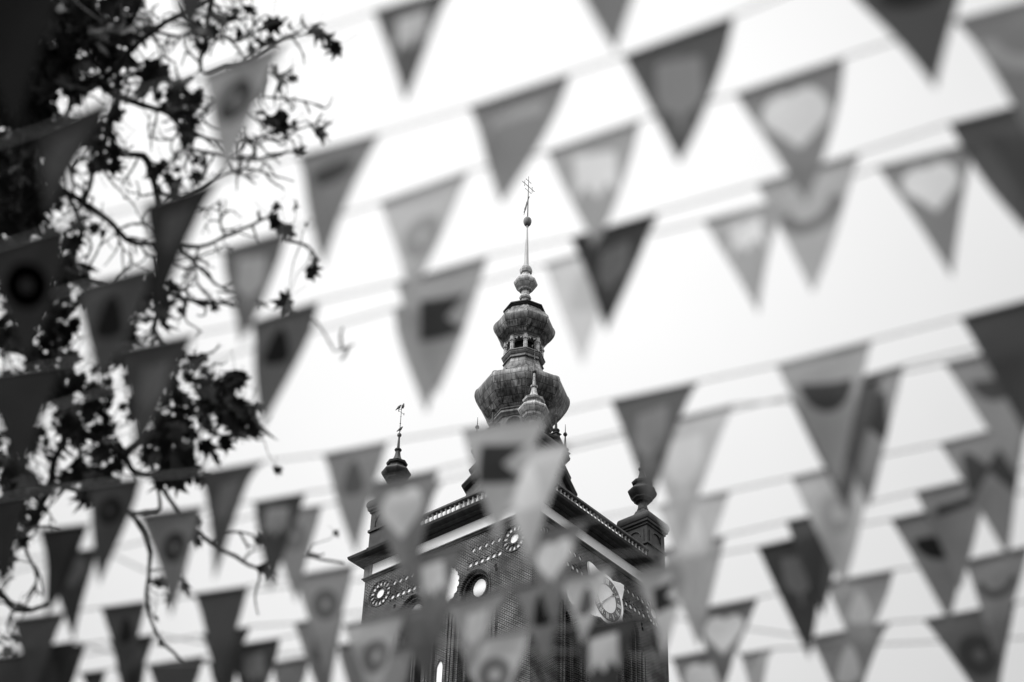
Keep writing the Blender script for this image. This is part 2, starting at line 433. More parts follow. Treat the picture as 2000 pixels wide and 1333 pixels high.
# the spire
mb = MB()
base = [(51.37, 4.9), (51.9, 4.7)] + smooth_prof([(52.2, 4.6), (53.5, 4.4), (54.6, 3.7), (55.5, 3.2), (56.1, 3.1)], 3)
base += [(56.2, 3.3), (56.4, 3.42), (56.5, 3.42), (56.55, 3.1), (56.7, 2.85), (57.3, 2.8), (57.45, 3.0), (57.6, 3.05), (57.7, 2.7), (57.9, 2.62), (58.6, 2.62), (58.7, 2.8), (58.85, 2.95), (58.98, 2.98), (59.0, 1.8)]
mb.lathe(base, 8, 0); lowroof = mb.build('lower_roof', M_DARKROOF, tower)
# pinnacles on the platform
p0 = None
for k in range(8):
    if p0 is None:
        pm = MB(); pm.bx(-0.17, 0.17, -0.17, 0.17, 0, 0.3); pm.bx(-0.23, 0.23, -0.23, 0.23, 0.3, 0.36)
        pm.lathe([(0.36, 0.2), (0.45, 0.14), (0.5, 0.2), (0.6, 0.23), (0.68, 0.15), (0.74, 0.09), (1.6, 0.035), (1.62, 0.1), (1.7, 0.13), (1.8, 0.1), (1.84, 0.03), (2.45, 0.012)], 8)
        pn = p0 = pm.build('pinnacle', M_DARKROOF, lowroof)
    else:
        pn = p0.copy(); COL.objects.link(pn); pn.parent = lowroof
    pn.location = (2.66 * math.cos(k * math.pi / 4), 2.66 * math.sin(k * math.pi / 4), 59.0)
# drum with arched openings
mb = MB(); mb.lathe([(59.0, 1.72), (60.75, 1.72), (60.75, 1.8), (60.85, 1.86), (60.95, 1.95), (61.08, 1.95), (61.1, 1.82), (61.25, 1.82)], 8, 0)
drum = mb.build('lantern_drum', M_MOULD, tower)
for k in range(8):
    a = (k + 0.5) * math.pi / 4; nn_ = Vector((math.cos(a), math.sin(a), 0)); tt_ = Vector((-math.sin(a), math.cos(a), 0))
    mb = MB(); ap = 1.72 * math.cos(math.pi / 8)
    hole = [(x, z) for x, z in ogive(0, 59.15, 60.2, 0.42, 0.42)]
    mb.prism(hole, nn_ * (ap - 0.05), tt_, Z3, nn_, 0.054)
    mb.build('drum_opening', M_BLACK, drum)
    mb = MB(); mb.tube([nn_ * (ap + 0.02) + tt_ * x + Z3 * z for x, z in ogive(0, 59.15, 60.2, 0.47, 0.47)[1:]], 0.045, 5)
    mb.build('opening_surround', M_MOULD, drum)
def onion(name, prof, mat=M_COPPER):
    mb = MB(); mb.lathe(prof, 8, 0)
    if prof[0][1] > 1:      # rolled seams along the eight arrises
        for k in range(8):
            a = k * math.pi / 4; mb.tube([(r * math.cos(a), r * math.sin(a), z) for z, r in prof[8:-10]], 0.035, 5)
    return mb.build(name, mat, tower)
mb = MB(); mb.lathe([(61.0, 1.6), (61.1, 1.83), (61.18, 1.83), (61.22, 1.92), (61.3, 1.94), (61.34, 1.6)], 8, 0); mb.build('onion_base_moulding', M_MOULD, tower)
onion('large_onion_dome', smooth_prof([(61.9, 1.7), (61.3, 1.86), (61.5, 2.10), (61.9, 2.40), (62.3, 2.64), (62.7, 2.82), (63.1, 2.90), (63.45, 2.83), (63.68, 2.60), (63.9, 2.2), (64.25, 1.75), (64.8, 1.40), (65.3, 1.25), (65.55, 1.2)], 4))
mb = MB(); mb.lathe([(65.5, 1.1), (65.56, 1.30), (65.62, 1.22), (65.8, 1.2), (65.84, 1.26), (65.95, 1.33), (66.02, 1.33), (66.05, 1.38), (66.12, 1.38), (66.14, 1.1)], 8, 0); mb.build('lantern_sill', M_MOULD, tower)
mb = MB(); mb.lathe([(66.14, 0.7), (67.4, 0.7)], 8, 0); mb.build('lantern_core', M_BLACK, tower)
lan = MB(); lan.lathe([(67.16, 0.9), (67.16, 1.17), (67.22, 1.2), (67.28, 1.2), (67.3, 1.1)], 8, 0)
lant = lan.build('open_lantern', M_MOULD, tower)
c0 = None
for k in range(8):
    a = k * math.pi / 4
    if c0 is None:
        cm = MB(); cm.lathe([(66.14, 0.19), (66.2, 0.19), (66.22, 0.15), (66.85, 0.135), (66.9, 0.19), (66.97, 0.2), (67.0, 0.14), (67.3, 0.14)], 8, 0.2, (0, 0))
        c_ = c0 = cm.build('column', M_COPPER_LT, lant)
    else:
        c_ = c0.copy(); COL.objects.link(c_); c_.parent = lant
    c_.location = (1.12 * math.cos(a), 1.12 * math.sin(a), 0)
    a += math.pi / 8; nn_ = Vector((math.cos(a), math.sin(a), 0)); tt_ = Vector((-math.sin(a), math.cos(a), 0)); ap = 1.12 * math.cos(math.pi / 8)
    P = [(-0.40, 67.31), (0.40, 67.31), (0.40, 66.99)]
    for i in range(9): P.append((0.38 - 0.27 * i / 8 + 0.0, 66.99 + 0.13 * math.sin(math.pi * i / 8)))
    for i in range(9): P.append((0.11 - 0.22 * i / 8, 67.04 + 0.20 * math.sin(math.pi * i / 8)))
    for i in range(9): P.append((-0.11 - 0.27 * i / 8, 66.99 + 0.13 * math.sin(math.pi * i / 8)))
    P.append((-0.40, 66.99))
    mb = MB(); mb.prism(P, nn_ * (ap - 0.04), tt_, Z3, nn_, 0.09); mb.build('trefoil_arch', M_COPPER_LT, lant)
mb = MB(); mb.lathe([(67.30, 1.05), (67.32, 1.22), (67.38, 1.26), (67.42, 1.34), (67.48, 1.35), (67.5, 1.1)], 8, 0); mb.build('upper_moulding', M_MOULD, tower)
onion('small_onion_dome', smooth_prof([(67.9, 1.2), (67.42, 1.30), (67.6, 1.50), (67.85, 1.70), (68.2, 1.88), (68.55, 1.93), (68.82, 1.82), (69.1, 1.60), (69.35, 1.40), (69.6, 1.24), (69.75, 1.15)], 4))
mb = MB(); mb.lathe([(69.66, 1.0), (69.68, 1.24), (69.74, 1.30), (69.80, 1.30), (69.82, 1.38), (69.90, 1.38), (69.96, 1.15), (70.1, 0.85), (70.3, 0.55), (70.55, 0.36), (70.6, 0.3)], 8, 0); mb.build('cap_roof', M_DARKROOF, tower)
onion('spire_neck', [(70.58, 0.30), (70.95, 0.27), (71.0, 0.36), (71.1, 0.40), (71.22, 0.36), (71.3, 0.27), (71.7, 0.25), (71.72, 0.42), (71.8, 0.46), (71.86, 0.5)], M_COPPER_LT)
onion('pear_bulb', smooth_prof([(71.87, 0.5), (72.05, 0.66), (72.28, 0.78), (72.5, 0.72), (72.75, 0.5), (73.0, 0.34), (73.15, 0.28)], 3) + [(73.2, 0.38), (73.35, 0.41), (73.55, 0.40), (73.72, 0.30), (73.8, 0.19)], M_COPPER_LT)
mb = MB(); mb.lathe([(73.8, 0.17), (77.2, 0.05), (77.25, 0.09), (77.35, 0.06)], 8, 0); mb.build('spire_needle', plain('needle_lead', 0.42, 0.55, 4, 0.5, (3, 3, 0.3)), tower)
mb = MB(); mb.lathe(smooth_prof([(77.34, 0.03), (77.42, 0.17), (77.62, 0.26), (77.9, 0.26), (78.06, 0.15), (78.1, 0.03)], 3), 14, 0); mb.build('spire_ball', M_MOULD, tower, smooth=True)
wm = MB(); wm.tube([(0, 0, 78.1), (0, 0, 80.2), (0, 0, 81.85)], [0.05, 0.035, 0.02], 6)
X = Vector((1, 0, 0)); cz = 80.95
wm.tube([X * -0.62 + Z3 * cz, X * 0.62 + Z3 * cz], 0.022, 5)
wm.tube([X * -0.26 + Z3 * (cz + 0.5), X * 0.26 + Z3 * (cz + 0.5)], 0.018, 5)
wm.tube([X * -0.30 + Z3 * (cz - 0.42), X * 0.30 + Z3 * (cz - 0.42)], 0.018, 5)
for q in (-0.4, 0.4): wm.tube([X * q + Z3 * (cz - 0.22), X * q + Z3 * (cz + 0.22)], 0.018, 5)
for p in ((-0.62, cz), (0.62, cz), (-0.26, cz + 0.5), (0.26, cz + 0.5), (-0.3, cz - 0.42), (0.3, cz - 0.42), (-0.4, cz + 0.22), (0.4, cz + 0.22), (-0.4, cz - 0.22), (0.4, cz - 0.22), (0, 81.85)):
    wm.lathe([(p[1] - 0.035, 0.008), (p[1], 0.035), (p[1] + 0.035, 0.008)], 6, 0, (p[0], 0))
wm.build('spire_cross', M_IRON, tower)
vd = (Vector((Fw.x, Fw.y, 0)).normalized() * 1.0 - Rt0 * 0.22).normalized()
vm = MB()
outl = [(0.0, 79.95), (0.0, 79.6), (0.35, 79.48), (0.55, 79.36), (0.85, 79.42), (1.15, 79.33), (0.95, 79.52), (1.2, 79.62), (0.9, 79.68), (1.1, 79.82), (0.7, 79.78), (0.45, 79.92), (0.25, 79.8)]
vm.prism([(x, z) for x, z in outl], -vd.cross(Z3) * 0.015, vd, Z3, vd.cross(Z3), 0.03)
vm.tube([vd * -0.35 + Z3 * 79.7, vd * 0.1 + Z3 * 79.75], 0.03, 5)
vm.build('wind_vane', M_IRON, tower)
# clock on the right face
nn, tt = FACES['right']; CF = nn * (A + 0.14); cz = 47.06
mb = MB(); P = []
for q in range(4):
    a = q * math.pi / 2 + math.pi / 4
    c_, s_ = math.cos(a), math.sin(a); sxx, szz = (1 if c_ > 0 else -1), (1 if s_ > 0 else -1)
    e = 1.56; k = 0.30
    if sxx * szz > 0: P += [(sxx * e, szz * (e - k)), (sxx * e, szz * e), (sxx * (e - k), szz * e)]
    else: P += [(sxx * (e - k), szz * e), (sxx * e, szz * e), (sxx * e, szz * (e - k))]
    a0 = q * math.pi / 2 + math.pi / 2
    for j in range(-4, 5):
        aa = a0 + j * R(5.5); P.append((1.47 * math.cos(aa), 1.47 * math.sin(aa)))
mb.prism(P, CF, tt, Z3, nn, 0.14)
clock = mb.build('clock_frame', M_PLASTER, tower)
def annulus(mb, r0, r1, off, n=48):
    o = CF + nn * off
    for k in range(n):
        a0, a1 = 2 * math.pi * k / n, 2 * math.pi * (k + 1) / n
        q = [o + tt * (r * math.cos(a)) + Z3 * (cz + r * math.sin(a)) for r, a in ((r0, a0), (r1, a0), (r1, a1), (r0, a1))]
        p = [x + nn * 0.02 for x in q]
        mb.face(p)
        mb.face([q[1], q[2], p[2], p[1]]); mb.face([q[0], p[0], p[3], q[3]])
# shift frame outline to the clock centre
for v in clock.data.vertices: v.co.z += cz
mb = MB(); annulus(mb, 0.80, 1.27, 0.142); dial = mb.build('hour_ring', M_DIAL, clock)
mb = MB(); mb.prism(circle(0, cz, 0.79, 40), CF + nn * 0.141, tt, Z3, nn, 0.012); mb.build('dial_centre', M_GOLD, clock)
num = ['XII', 'I', 'II', 'III', 'IV', 'V', 'VI', 'VII', 'VIII', 'IX', 'X', 'XI']
mb = MB(); NO = CF + nn * 0.172
def stroke(a, x0, y0, x1, y1, w):
    er = tt * math.sin(a) + Z3 * math.cos(a); et = tt * math.cos(a) - Z3 * math.sin(a); c_ = NO + Z3 * cz
    p, q = c_ + et * x0 + er * y0, c_ + et * x1 + er * y1; m = (p + q) / 2; dr = (q - p); ln = dr.length / 2; dr.normalize()
    mb.box(m, dr * ln, dr.cross(nn) * w, nn * 0.008)
for h in range(12):
    a = h * math.pi / 6; wds = {'I': 0.07, 'V': 0.15, 'X': 0.15}; tot_w = sum(wds[c] for c in num[h]); x = -tot_w / 2
    for c in num[h]:
        w = wds[c]; xm = x + w / 2
        if c == 'I': stroke(a, xm, 0.87, xm, 1.20, 0.018)
        elif c == 'V': stroke(a, xm - 0.055, 1.20, xm, 0.87, 0.018); stroke(a, xm + 0.055, 1.20, xm, 0.87, 0.010)
        else: stroke(a, xm - 0.055, 1.20, xm + 0.055, 0.87, 0.018); stroke(a, xm + 0.055, 1.20, xm - 0.055, 0.87, 0.010)
        x += w
    a += math.pi / 12; stroke(a, -0.022, 1.035, 0.022, 1.035, 0.022)
mb.build('roman_numerals', M_GOLD, clock)
def hand(ang, ln, name, star):
    global mb
    mb = MB(); M_ = M_DIAL
    stroke_o = NO
    stroke(ang, 0, -0.1, 0, ln, 0.02)
    if star:
        for q in (0, math.pi / 4, math.pi / 2, 3 * math.pi / 4):
            c = math.cos(q) * 0.1; s_ = math.sin(q) * 0.1
            stroke(ang, -c, ln - s_, c, ln + s_, 0.03)
    else:
        stroke(ang, -0.07, ln - 0.03, 0, ln + 0.1, 0.04); stroke(ang, 0.07, ln - 0.03, 0, ln + 0.1, 0.04)
    return mb
NO = CF + nn * 0.20
hand(R(48), 0.72, 'h', True).build('hour_hand', M_PALESTONE, clock)
NO = CF + nn * 0.225
hand(R(222), 0.86, 'm', False).build('minute_hand', M_PALESTONE, clock)
NO = CF + nn * 0.185
mb = MB(); stroke(R(48), 0, -0.6, 0, 0.6, 0.013); mb.build('hand_shaft', M_DIAL, clock)

# birds perched on the left turret's cross
def bird(name, pos, heading, pitch, label):
    bmv = MB(); n = 10
    prof = [(-0.30, 0.012, 0.02), (-0.20, 0.022, 0.035), (-0.12, 0.05, 0.05), (-0.03, 0.085, 0.08), (0.06, 0.085, 0.085), (0.12, 0.062, 0.065), (0.155, 0.048, 0.05), (0.19, 0.048, 0.05), (0.22, 0.03, 0.034), (0.235, 0.014, 0.016), (0.285, 0.003, 0.004)]
    i0 = 0
    for x, ry, rz in prof:
        zc = 0.05 * max(0, x) * 4 * (1 if x < 0.2 else 0.95) - (0.02 if x < -0.2 else 0)
        for k in range(n):
            a = 2 * math.pi * k / n; bmv.v.append((x, ry * math.cos(a), zc + rz * math.sin(a)))
    for i in range(len(prof) - 1):
        for k in range(n):
            k2 = (k + 1) % n; bmv.f.append([i * n + k, i * n + k2, (i + 1) * n + k2, (i + 1) * n + k]); bmv.uv.append(None); bmv.mi.append(0)
    bmv.f.append(list(range(n))); bmv.uv.append(None); bmv.mi.append(0)
    bmv.f.append([(len(prof) - 1) * n + k for k in range(n)]); bmv.uv.append(None); bmv.mi.append(0)
    b = bmv.build(name, M_BIRD, None, True)
    lg = MB()
    rot = Matrix.Rotation(heading, 4, 'Z') @ Matrix.Rotation(-pitch, 4, 'Y')
    inv = rot.inverted().to_3x3()
    for q in (-0.025, 0.025):
        top = Vector((-0.01, q, -0.05)); bot = top + inv @ Vector((0, 0, -0.10)); lg.tube([top, bot], 0.007, 5)
        lg.tube([bot, bot + inv @ Vector((0.03, 0, -0.01))], 0.005, 4)
    lg.build('legs', M_IRON, b)
    b.matrix_world = Matrix.Translation(pos) @ rot
    tag(b, label, 'bird', 'birds perched on the turret cross'); return b
tb = Vector((-Cc, Cc, 0))
hd = math.atan2(Rt0.y, Rt0.x)
bird('bird', tb + Vector((-0.24, 0, 61.58)), hd + 0.25, R(50), 'small dark bird perched on the left arm of the turret cross, leaning over the edge')
bird('bird', tb + Vector((0.10, 0.0, 61.86)) , hd + 0.5, R(68), 'small dark bird sitting upright at the very top of the turret cross')
bird('bird', tb + Vector((0.03, 0, 60.10 + 0.04)), hd + 0.3, R(46), 'small dark bird clinging to the rod just above the turret finial ball')
# ------------------------------------------------------------------ bunting: level lines of pennants a few metres above the street
CAL = 1.12
def cloth_mat(tone, ptone):
    """translucent printed cloth; the print follows the attribute 'print' (a drawn outline on the cloth)"""
    m, t, b = newmat('pennant_cloth'); t.nodes.remove(b)
    o = [n for n in t.nodes if n.type == 'OUTPUT_MATERIAL'][0]
    at_ = t.nodes.new('ShaderNodeAttribute'); at_.attribute_name = 'print'
    mr = t.nodes.new('ShaderNodeMapRange'); mr.interpolation_type = 'SMOOTHSTEP'
    mr.inputs['From Min'].default_value = -0.012; mr.inputs['From Max'].default_value = 0.012
    t.links.new(at_.outputs['Fac'], mr.inputs['Value']); f = mr.outputs['Result']
    v = obj_vec(t); nz = ramp(t, noise(t, 9, 3, v), [(0.3, 0.84), (0.7, 1.0)])
    def par(T):
        return 0.07 * T, 0.38 * T, min(0.97, CAL * T)
    (t0, f0, a0), (t1, f1, a1) = par(tone), par(ptone)
    def mixv(x, y):
        n = t.nodes.new('ShaderNodeMix'); n.data_type = 'RGBA'; n.inputs[6].default_value = g(x); n.inputs[7].default_value = g(y)
        t.links.new(f, n.inputs[0]); return n.outputs[2]
    col = mul(t, mixv(a0, a1), nz)
    df = t.nodes.new('ShaderNodeBsdfDiffuse'); tl = t.nodes.new('ShaderNodeBsdfTranslucent'); tp = t.nodes.new('ShaderNodeBsdfTransparent')
    rf = t.nodes.new('ShaderNodeBsdfRefraction'); rf.inputs['Roughness'].default_value = 0.45; rf.inputs['IOR'].default_value = 1.2
    t.links.new(col, df.inputs[0]); t.links.new(col, tl.inputs[0])
    m1 = t.nodes.new('ShaderNodeMixShader'); m1.inputs[0].default_value = 0.55
    t.links.new(df.outputs[0], m1.inputs[1]); t.links.new(tl.outputs[0], m1.inputs[2])
    m3 = t.nodes.new('ShaderNodeMixShader'); t.links.new(mixv(f0, f1), m3.inputs[0])
    t.links.new(m1.outputs[0], m3.inputs[1]); t.links.new(rf.outputs[0], m3.inputs[2])
    m2 = t.nodes.new('ShaderNodeMixShader'); t.links.new(mixv(t0, t1), m2.inputs[0])
    t.links.new(m3.outputs[0], m2.inputs[1]); t.links.new(tp.outputs[0], m2.inputs[2])
    t.links.new(m2.outputs[0], o.inputs[0]); return m
_cm = {}
def cloth(tone, pt):
    k = (round(tone, 2), round(pt, 2))
    if k not in _cm: _cm[k] = cloth_mat(*k)
    return _cm[k]
def lin2(s): return ((s / 255 + 0.055) / 1.055) ** 2.4 if s > 10 else s / 255 / 12.92
# print outlines: signed distance-like, positive inside; x in widths from the middle, y in widths down from the hem
def sd_heart(x, y):
    k = 0.43; px_, py_ = abs(x) / k, (0.69 - y) / k      # tip at the bottom
    if py_ + px_ > 1: d = math.hypot(px_ - 0.25, py_ - 0.75) - math.sqrt(2) / 4
    else:
        m_ = max(px_ + py_, 0) * 0.5
        d = min(math.hypot(px_, py_ - 1), math.hypot(px_ - m_, py_ - m_)) * (1 if px_ > py_ else -1)
    return -d * k
def sd_ring(x, y): r = math.hypot(x, y - 0.5); return min(0.19 - r, r - 0.055)
def sd_smile(x, y): return min(0.235 - math.hypot(x, (y - 0.33) * 1.1), y - 0.33)
def sd_arc(x, y): r = math.hypot(x, y - 0.33); return min(0.29 - r, r - 0.19, y - 0.38)
def sd_crown(x, y):
    zig = 0.62 - 0.13 * (1 - abs(((x + 0.18) / 0.18) % 1 - 0.5) * 2)
    return min(0.18 - abs(x), y - 0.24, zig - y)
def sd_drop(x, y):
    yy = (y - 0.26) / 0.42; w = 0.17 * math.sqrt(max(0.0, yy)) * (1 if yy < 0.75 else math.sqrt(max(0, 1 - (yy - 0.75) ** 2 * 16)))
    return min(w - abs(x), yy * 0.3, (1.0 - yy) * 0.3)
def sd_flag(x, y): return min(x + 0.20, 0.26 - x, y - 0.30, 0.62 - y, max(abs(y - 0.46) * 1.1 - (x - 0.02) * 0.75, 0.02 - x))
def sd_bow(x, y): return min(abs(y - 0.45) * 0.9 - abs(x) * 0 + abs(x) * 0.0 + 0.02, 0.24 - abs(x), abs(x) * 0.9 + 0.02 - abs(y - 0.45) * 0.9 + 0.0, 0.2 - abs(y - 0.45))
def sd_bar(x, y): return min(0.24 - abs(x), 0.05 - abs(y - 0.3))
def sd_tulip(x, y):
    cup = min(0.17 - math.hypot(x, y - 0.50), y - 0.44)
    pet = [min(0.052 - abs(x - q), y - 0.27, 0.52 - y) for q in (-0.115, 0, 0.115)]
    return max([cup, min(0.022 - abs(x), y - 0.6, 0.80 - y)] + pet)
PRINTS = {'heart': (sd_heart, 'a heart'), 'ring': (sd_ring, 'a ring flower'), 'smile': (sd_smile, 'a half-round slice'), 'arc': (sd_arc, 'a curved rind'),
          'crown': (sd_crown, 'a notched square'), 'drop': (sd_drop, 'a teardrop'), 'flag': (sd_flag, 'a notched block'), 'bow': (sd_bow, 'a bow tie'),
          'bar': (sd_bar, 'a short bar'), 'tulip': (sd_tulip, 'a tulip'), '': (None, 'no print')}
# each line: label, height offset, [(TLx,TLy, TRx,TRy, tipx,tipy, tone, print, print tone)], photo pixels of the 2000 px frame
LINES = [  # left-hand tones hold tree shade and lens falloff in the cloth colour
 ('nearest bunting line, only a wide dark pennant at the upper left corner and another', 0.25, [
  (-60, -10, 150, -85, 15, 240, 22, '', 0), (330, -88, 470, -125, 364, 92, 52, '', 0)]),
 ('bunting line across the upper left with grey ring-print pennant over the tree', 0.0, [
  (78, 256, 226, 192, 90, 425, 44, 'tulip', 62), (395, 147, 560, 84, 432, 352, 138, 'ring', 62), (731, 23, 886, -22, 787, 196, 84, 'crown', 165),
  (1085, -90, 1305, -142, 1193, 78, 112, '', 0)]),
 ('bunting line of mostly dark pennants rising from the tree to the top right corner', 0.0, [
  (-30, 492, 130, 443, 34, 690, 36, 'ring', 16), (282, 402, 430, 353, 312, 650, 38, 'tulip', 60), (583, 306, 744, 262, 630, 522, 118, 'smile', 66), (917, 211, 1112, 146, 990, 416, 120, 'bar', 146),
  (1217, 111, 1434, 32, 1323, 316, 82, 'tulip', 118), (1631, -50, 1912, -112, 1828, 182, 68, 'smile', 40)]),
 ('bunting line over the spire with a pale ring-print pennant, ending in a large heart pennant', 0.0, [
  (150, 563, 296, 522, 190, 755, 62, 'drop', 20), (433, 490, 562, 452, 462, 668, 98, 'tulip', 150), (743, 397, 914, 336, 805, 600, 188, 'ring', 150), (1070, 298, 1250, 236, 1150, 470, 155, 'crown', 215),
  (1437, 185, 1648, 114, 1578, 405, 124, 'heart', 200), (1866, 42, 2120, -28, 2025, 285, 112, 'arc', 138)]),
 ('bunting line crossing behind the spire needle with a near-black pennant on its right', 0.0, [
  (-30, 735, 120, 712, 40, 935, 30, '', 0), (232, 684, 378, 655, 262, 908, 50, 'tulip', 72), (490, 632, 621, 590, 520, 848, 82, 'drop', 36), (775, 554, 952, 502, 846, 768, 150, 'flag', 66),
  (1115, 466, 1285, 417, 1196, 668, 56, 'tulip', 88), (1478, 362, 1678, 300, 1593, 584, 164, 'arc', 112), (1853, 243, 2110, 176, 2010, 470, 74, '', 0)]),
 ('bunting line with palest grey pennant beside the needle and a heart pennant far right', 0.0, [
  (770, 604, 915, 562, 818, 792, 140, '', 0), (1064, 518, 1226, 470, 1137, 716, 204, 'drop', 186), (1375, 433, 1536, 390, 1484, 618, 158, 'crown', 225),
  (1715, 328, 1900, 282, 1858, 538, 122, 'heart', 205), (1925, 268, 2130, 215, 2110, 560, 66, '', 0)]),
 ('bunting line level with the left turret cross, notched-block pennant hiding the onion base', 0.0, [
  (-60, 985, 58, 965, 5, 1160, 34, '', 0), (170, 949, 275, 934, 199, 1150, 50, 'ring', 26), (396, 924, 514, 903, 412, 1128, 66, 'tulip', 84), (633, 889, 758, 864, 694, 1084, 118, 'drop', 78),
  (903, 840, 1072, 812, 962, 1044, 152, 'flag', 60), (1194, 784, 1364, 747, 1268, 985, 84, 'tulip', 112), (1517, 714, 1704, 666, 1625, 930, 146, 'smile', 68), (1876, 622, 2070, 570, 2005, 850, 62, '', 0)]),
 ('bunting line over the tower roof with a pale narrow pennant at the near corner', 0.0, [
  (76, 1036, 172, 1025, 97, 1215, 34, '', 0), (272, 1007, 394, 991, 345, 1220, 92, 'ring', 44), (497, 982, 598, 964, 520, 1150, 62, 'crown', 125), (712, 948, 857, 918, 785, 1128, 112, 'heart', 186),
  (958, 893, 1116, 866, 1033, 1100, 188, 'drop', 214), (1254, 836, 1433, 792, 1338, 1072, 176, 'tulip', 200), (1545, 784, 1722, 737, 1653, 1000, 92, '', 0), (1845, 711, 2010, 672, 1985, 930, 122, 'smile', 66)]),
 ('bunting line with a bow-tie pennant beside the blackest overlapping pennant tips at the right', 0.06, [
  (527, 1002, 630, 989, 572, 1170, 122, 'ring', 100), (748, 968, 865, 940, 815, 1155, 108, '', 0), (1592, 764, 1766, 714, 1692, 985, 134, 'bow', 62)]),
 ('bunting line just below the cornice with a heart pennant right of the near corner', 0.0, [
  (100, 1086, 190, 1072, 141, 1250, 40, 'heart', 70), (380, 1161, 484, 1146, 432, 1345, 64, '', 0), (577, 1126, 690, 1105, 640, 1325, 124, 'ring', 84), (785, 1090, 902, 1065, 852, 1268, 92, 'crown', 172),
  (1018, 1047, 1148, 1018, 1082, 1222, 100, 'heart', 180), (1285, 990, 1426, 960, 1352, 1170, 172, 'drop', 196), (1546, 934, 1702, 895, 1650, 1155, 160, 'ring', 138), (1836, 868, 2008, 824, 1962, 1080, 110, 'bow', 62)]),
 ('bunting line at the right with a short-bar print pennant under a bow-tie pennant', 0.05, [
  (25, 1211, 128, 1198, 70, 1395, 50, '', 0), (198, 1188, 286, 1176, 246, 1355, 58, 'drop', 26), (1290, 1076, 1416, 1048, 1360, 1262, 144, '', 0), (1536, 1020, 1662, 992, 1608, 1205, 60, '', 0), (1788, 962, 1936, 928, 1880, 1160, 112, 'bar', 56)]),
 ('bunting line across the brick wall with a notched-block print right of the clock', 0.0, [
  (395, 1241, 488, 1225, 445, 1410, 44, '', 0), (575, 1219, 672, 1200, 632, 1385, 104, 'drop', 76), (765, 1191, 868, 1178, 838, 1345, 84, '', 0), (872, 1178, 992, 1149, 925, 1335, 122, 'tulip', 165), (1092, 1132, 1197, 1106, 1138, 1262, 165, 'drop', 85),
  (1236, 1118, 1346, 1094, 1303, 1290, 160, 'flag', 50), (1479, 1070, 1612, 1038, 1582, 1290, 52, 'tulip', 78), (1740, 1016, 1902, 980, 1857, 1222, 92, 'smile', 34)]),
 ("bunting line low on the wall with pale ring-print pennant at the tower's left edge", -0.04, [
  (-20, 1286, 66, 1275, 22, 1440, 44, '', 0), (100, 1266, 168, 1259, 128, 1400, 42, '', 0), (215, 1253, 303, 1241, 262, 1400, 48, 'heart', 74), (440, 1265, 546, 1248, 500, 1415, 56, 'crown', 92), (672, 1222, 792, 1193, 735, 1395, 156, 'ring', 104), (1002, 1148, 1108, 1122, 1062, 1300, 104, 'drop', 36),
  (1350, 1194, 1480, 1169, 1413, 1348, 92, 'heart', 180), (1612, 1140, 1745, 1115, 1682, 1300, 124, 'drop', 160), (1884, 1097, 2010, 1068, 1948, 1290, 106, 'arc', 68)]),
 ('lowest full bunting line, its dark pennant below the clock printed with a notched square', -0.05, [
  (45, 1270, 146, 1254, 90, 1420, 42, '', 0), (290, 1300, 400, 1283, 345, 1440, 58, '', 0), (530, 1297, 602, 1284, 566, 1420, 92, '', 0), (712, 1277, 816, 1256, 765, 1425, 104, 'heart', 118), (895, 1257, 1034, 1227, 967, 1425, 166, 'ring', 104),
  (1105, 1229, 1253, 1200, 1180, 1415, 58, 'crown', 162), (1585, 1247, 1737, 1217, 1662, 1415, 96, 'drop', 136), (1805, 1212, 1984, 1178, 1940, 1400, 76, 'ring', 50)]),
 ('bunting line at the bottom frame edge with a heart pennant right of the tower', -0.08, [
  (10, 1335, 80, 1327, 45, 1440, 44, '', 0), (160, 1316, 208, 1310, 185, 1400, 40, '', 0), (228, 1306, 284, 1300, 256, 1400, 46, '', 0), (408, 1296, 462, 1288, 436, 1400, 62, '', 0), (604, 1274, 650, 1266, 628, 1400, 96, '', 0), (660, 1262, 726, 1250, 690, 1400, 110, '', 0), (1312, 1287, 1436, 1262, 1372, 1440, 104, 'heart', 185), (1446, 1279, 1508, 1269, 1475, 1400, 150, '', 0)]),
]
HZ = 4.25
TAPE = cloth(0.28, 0.28)
lens = []
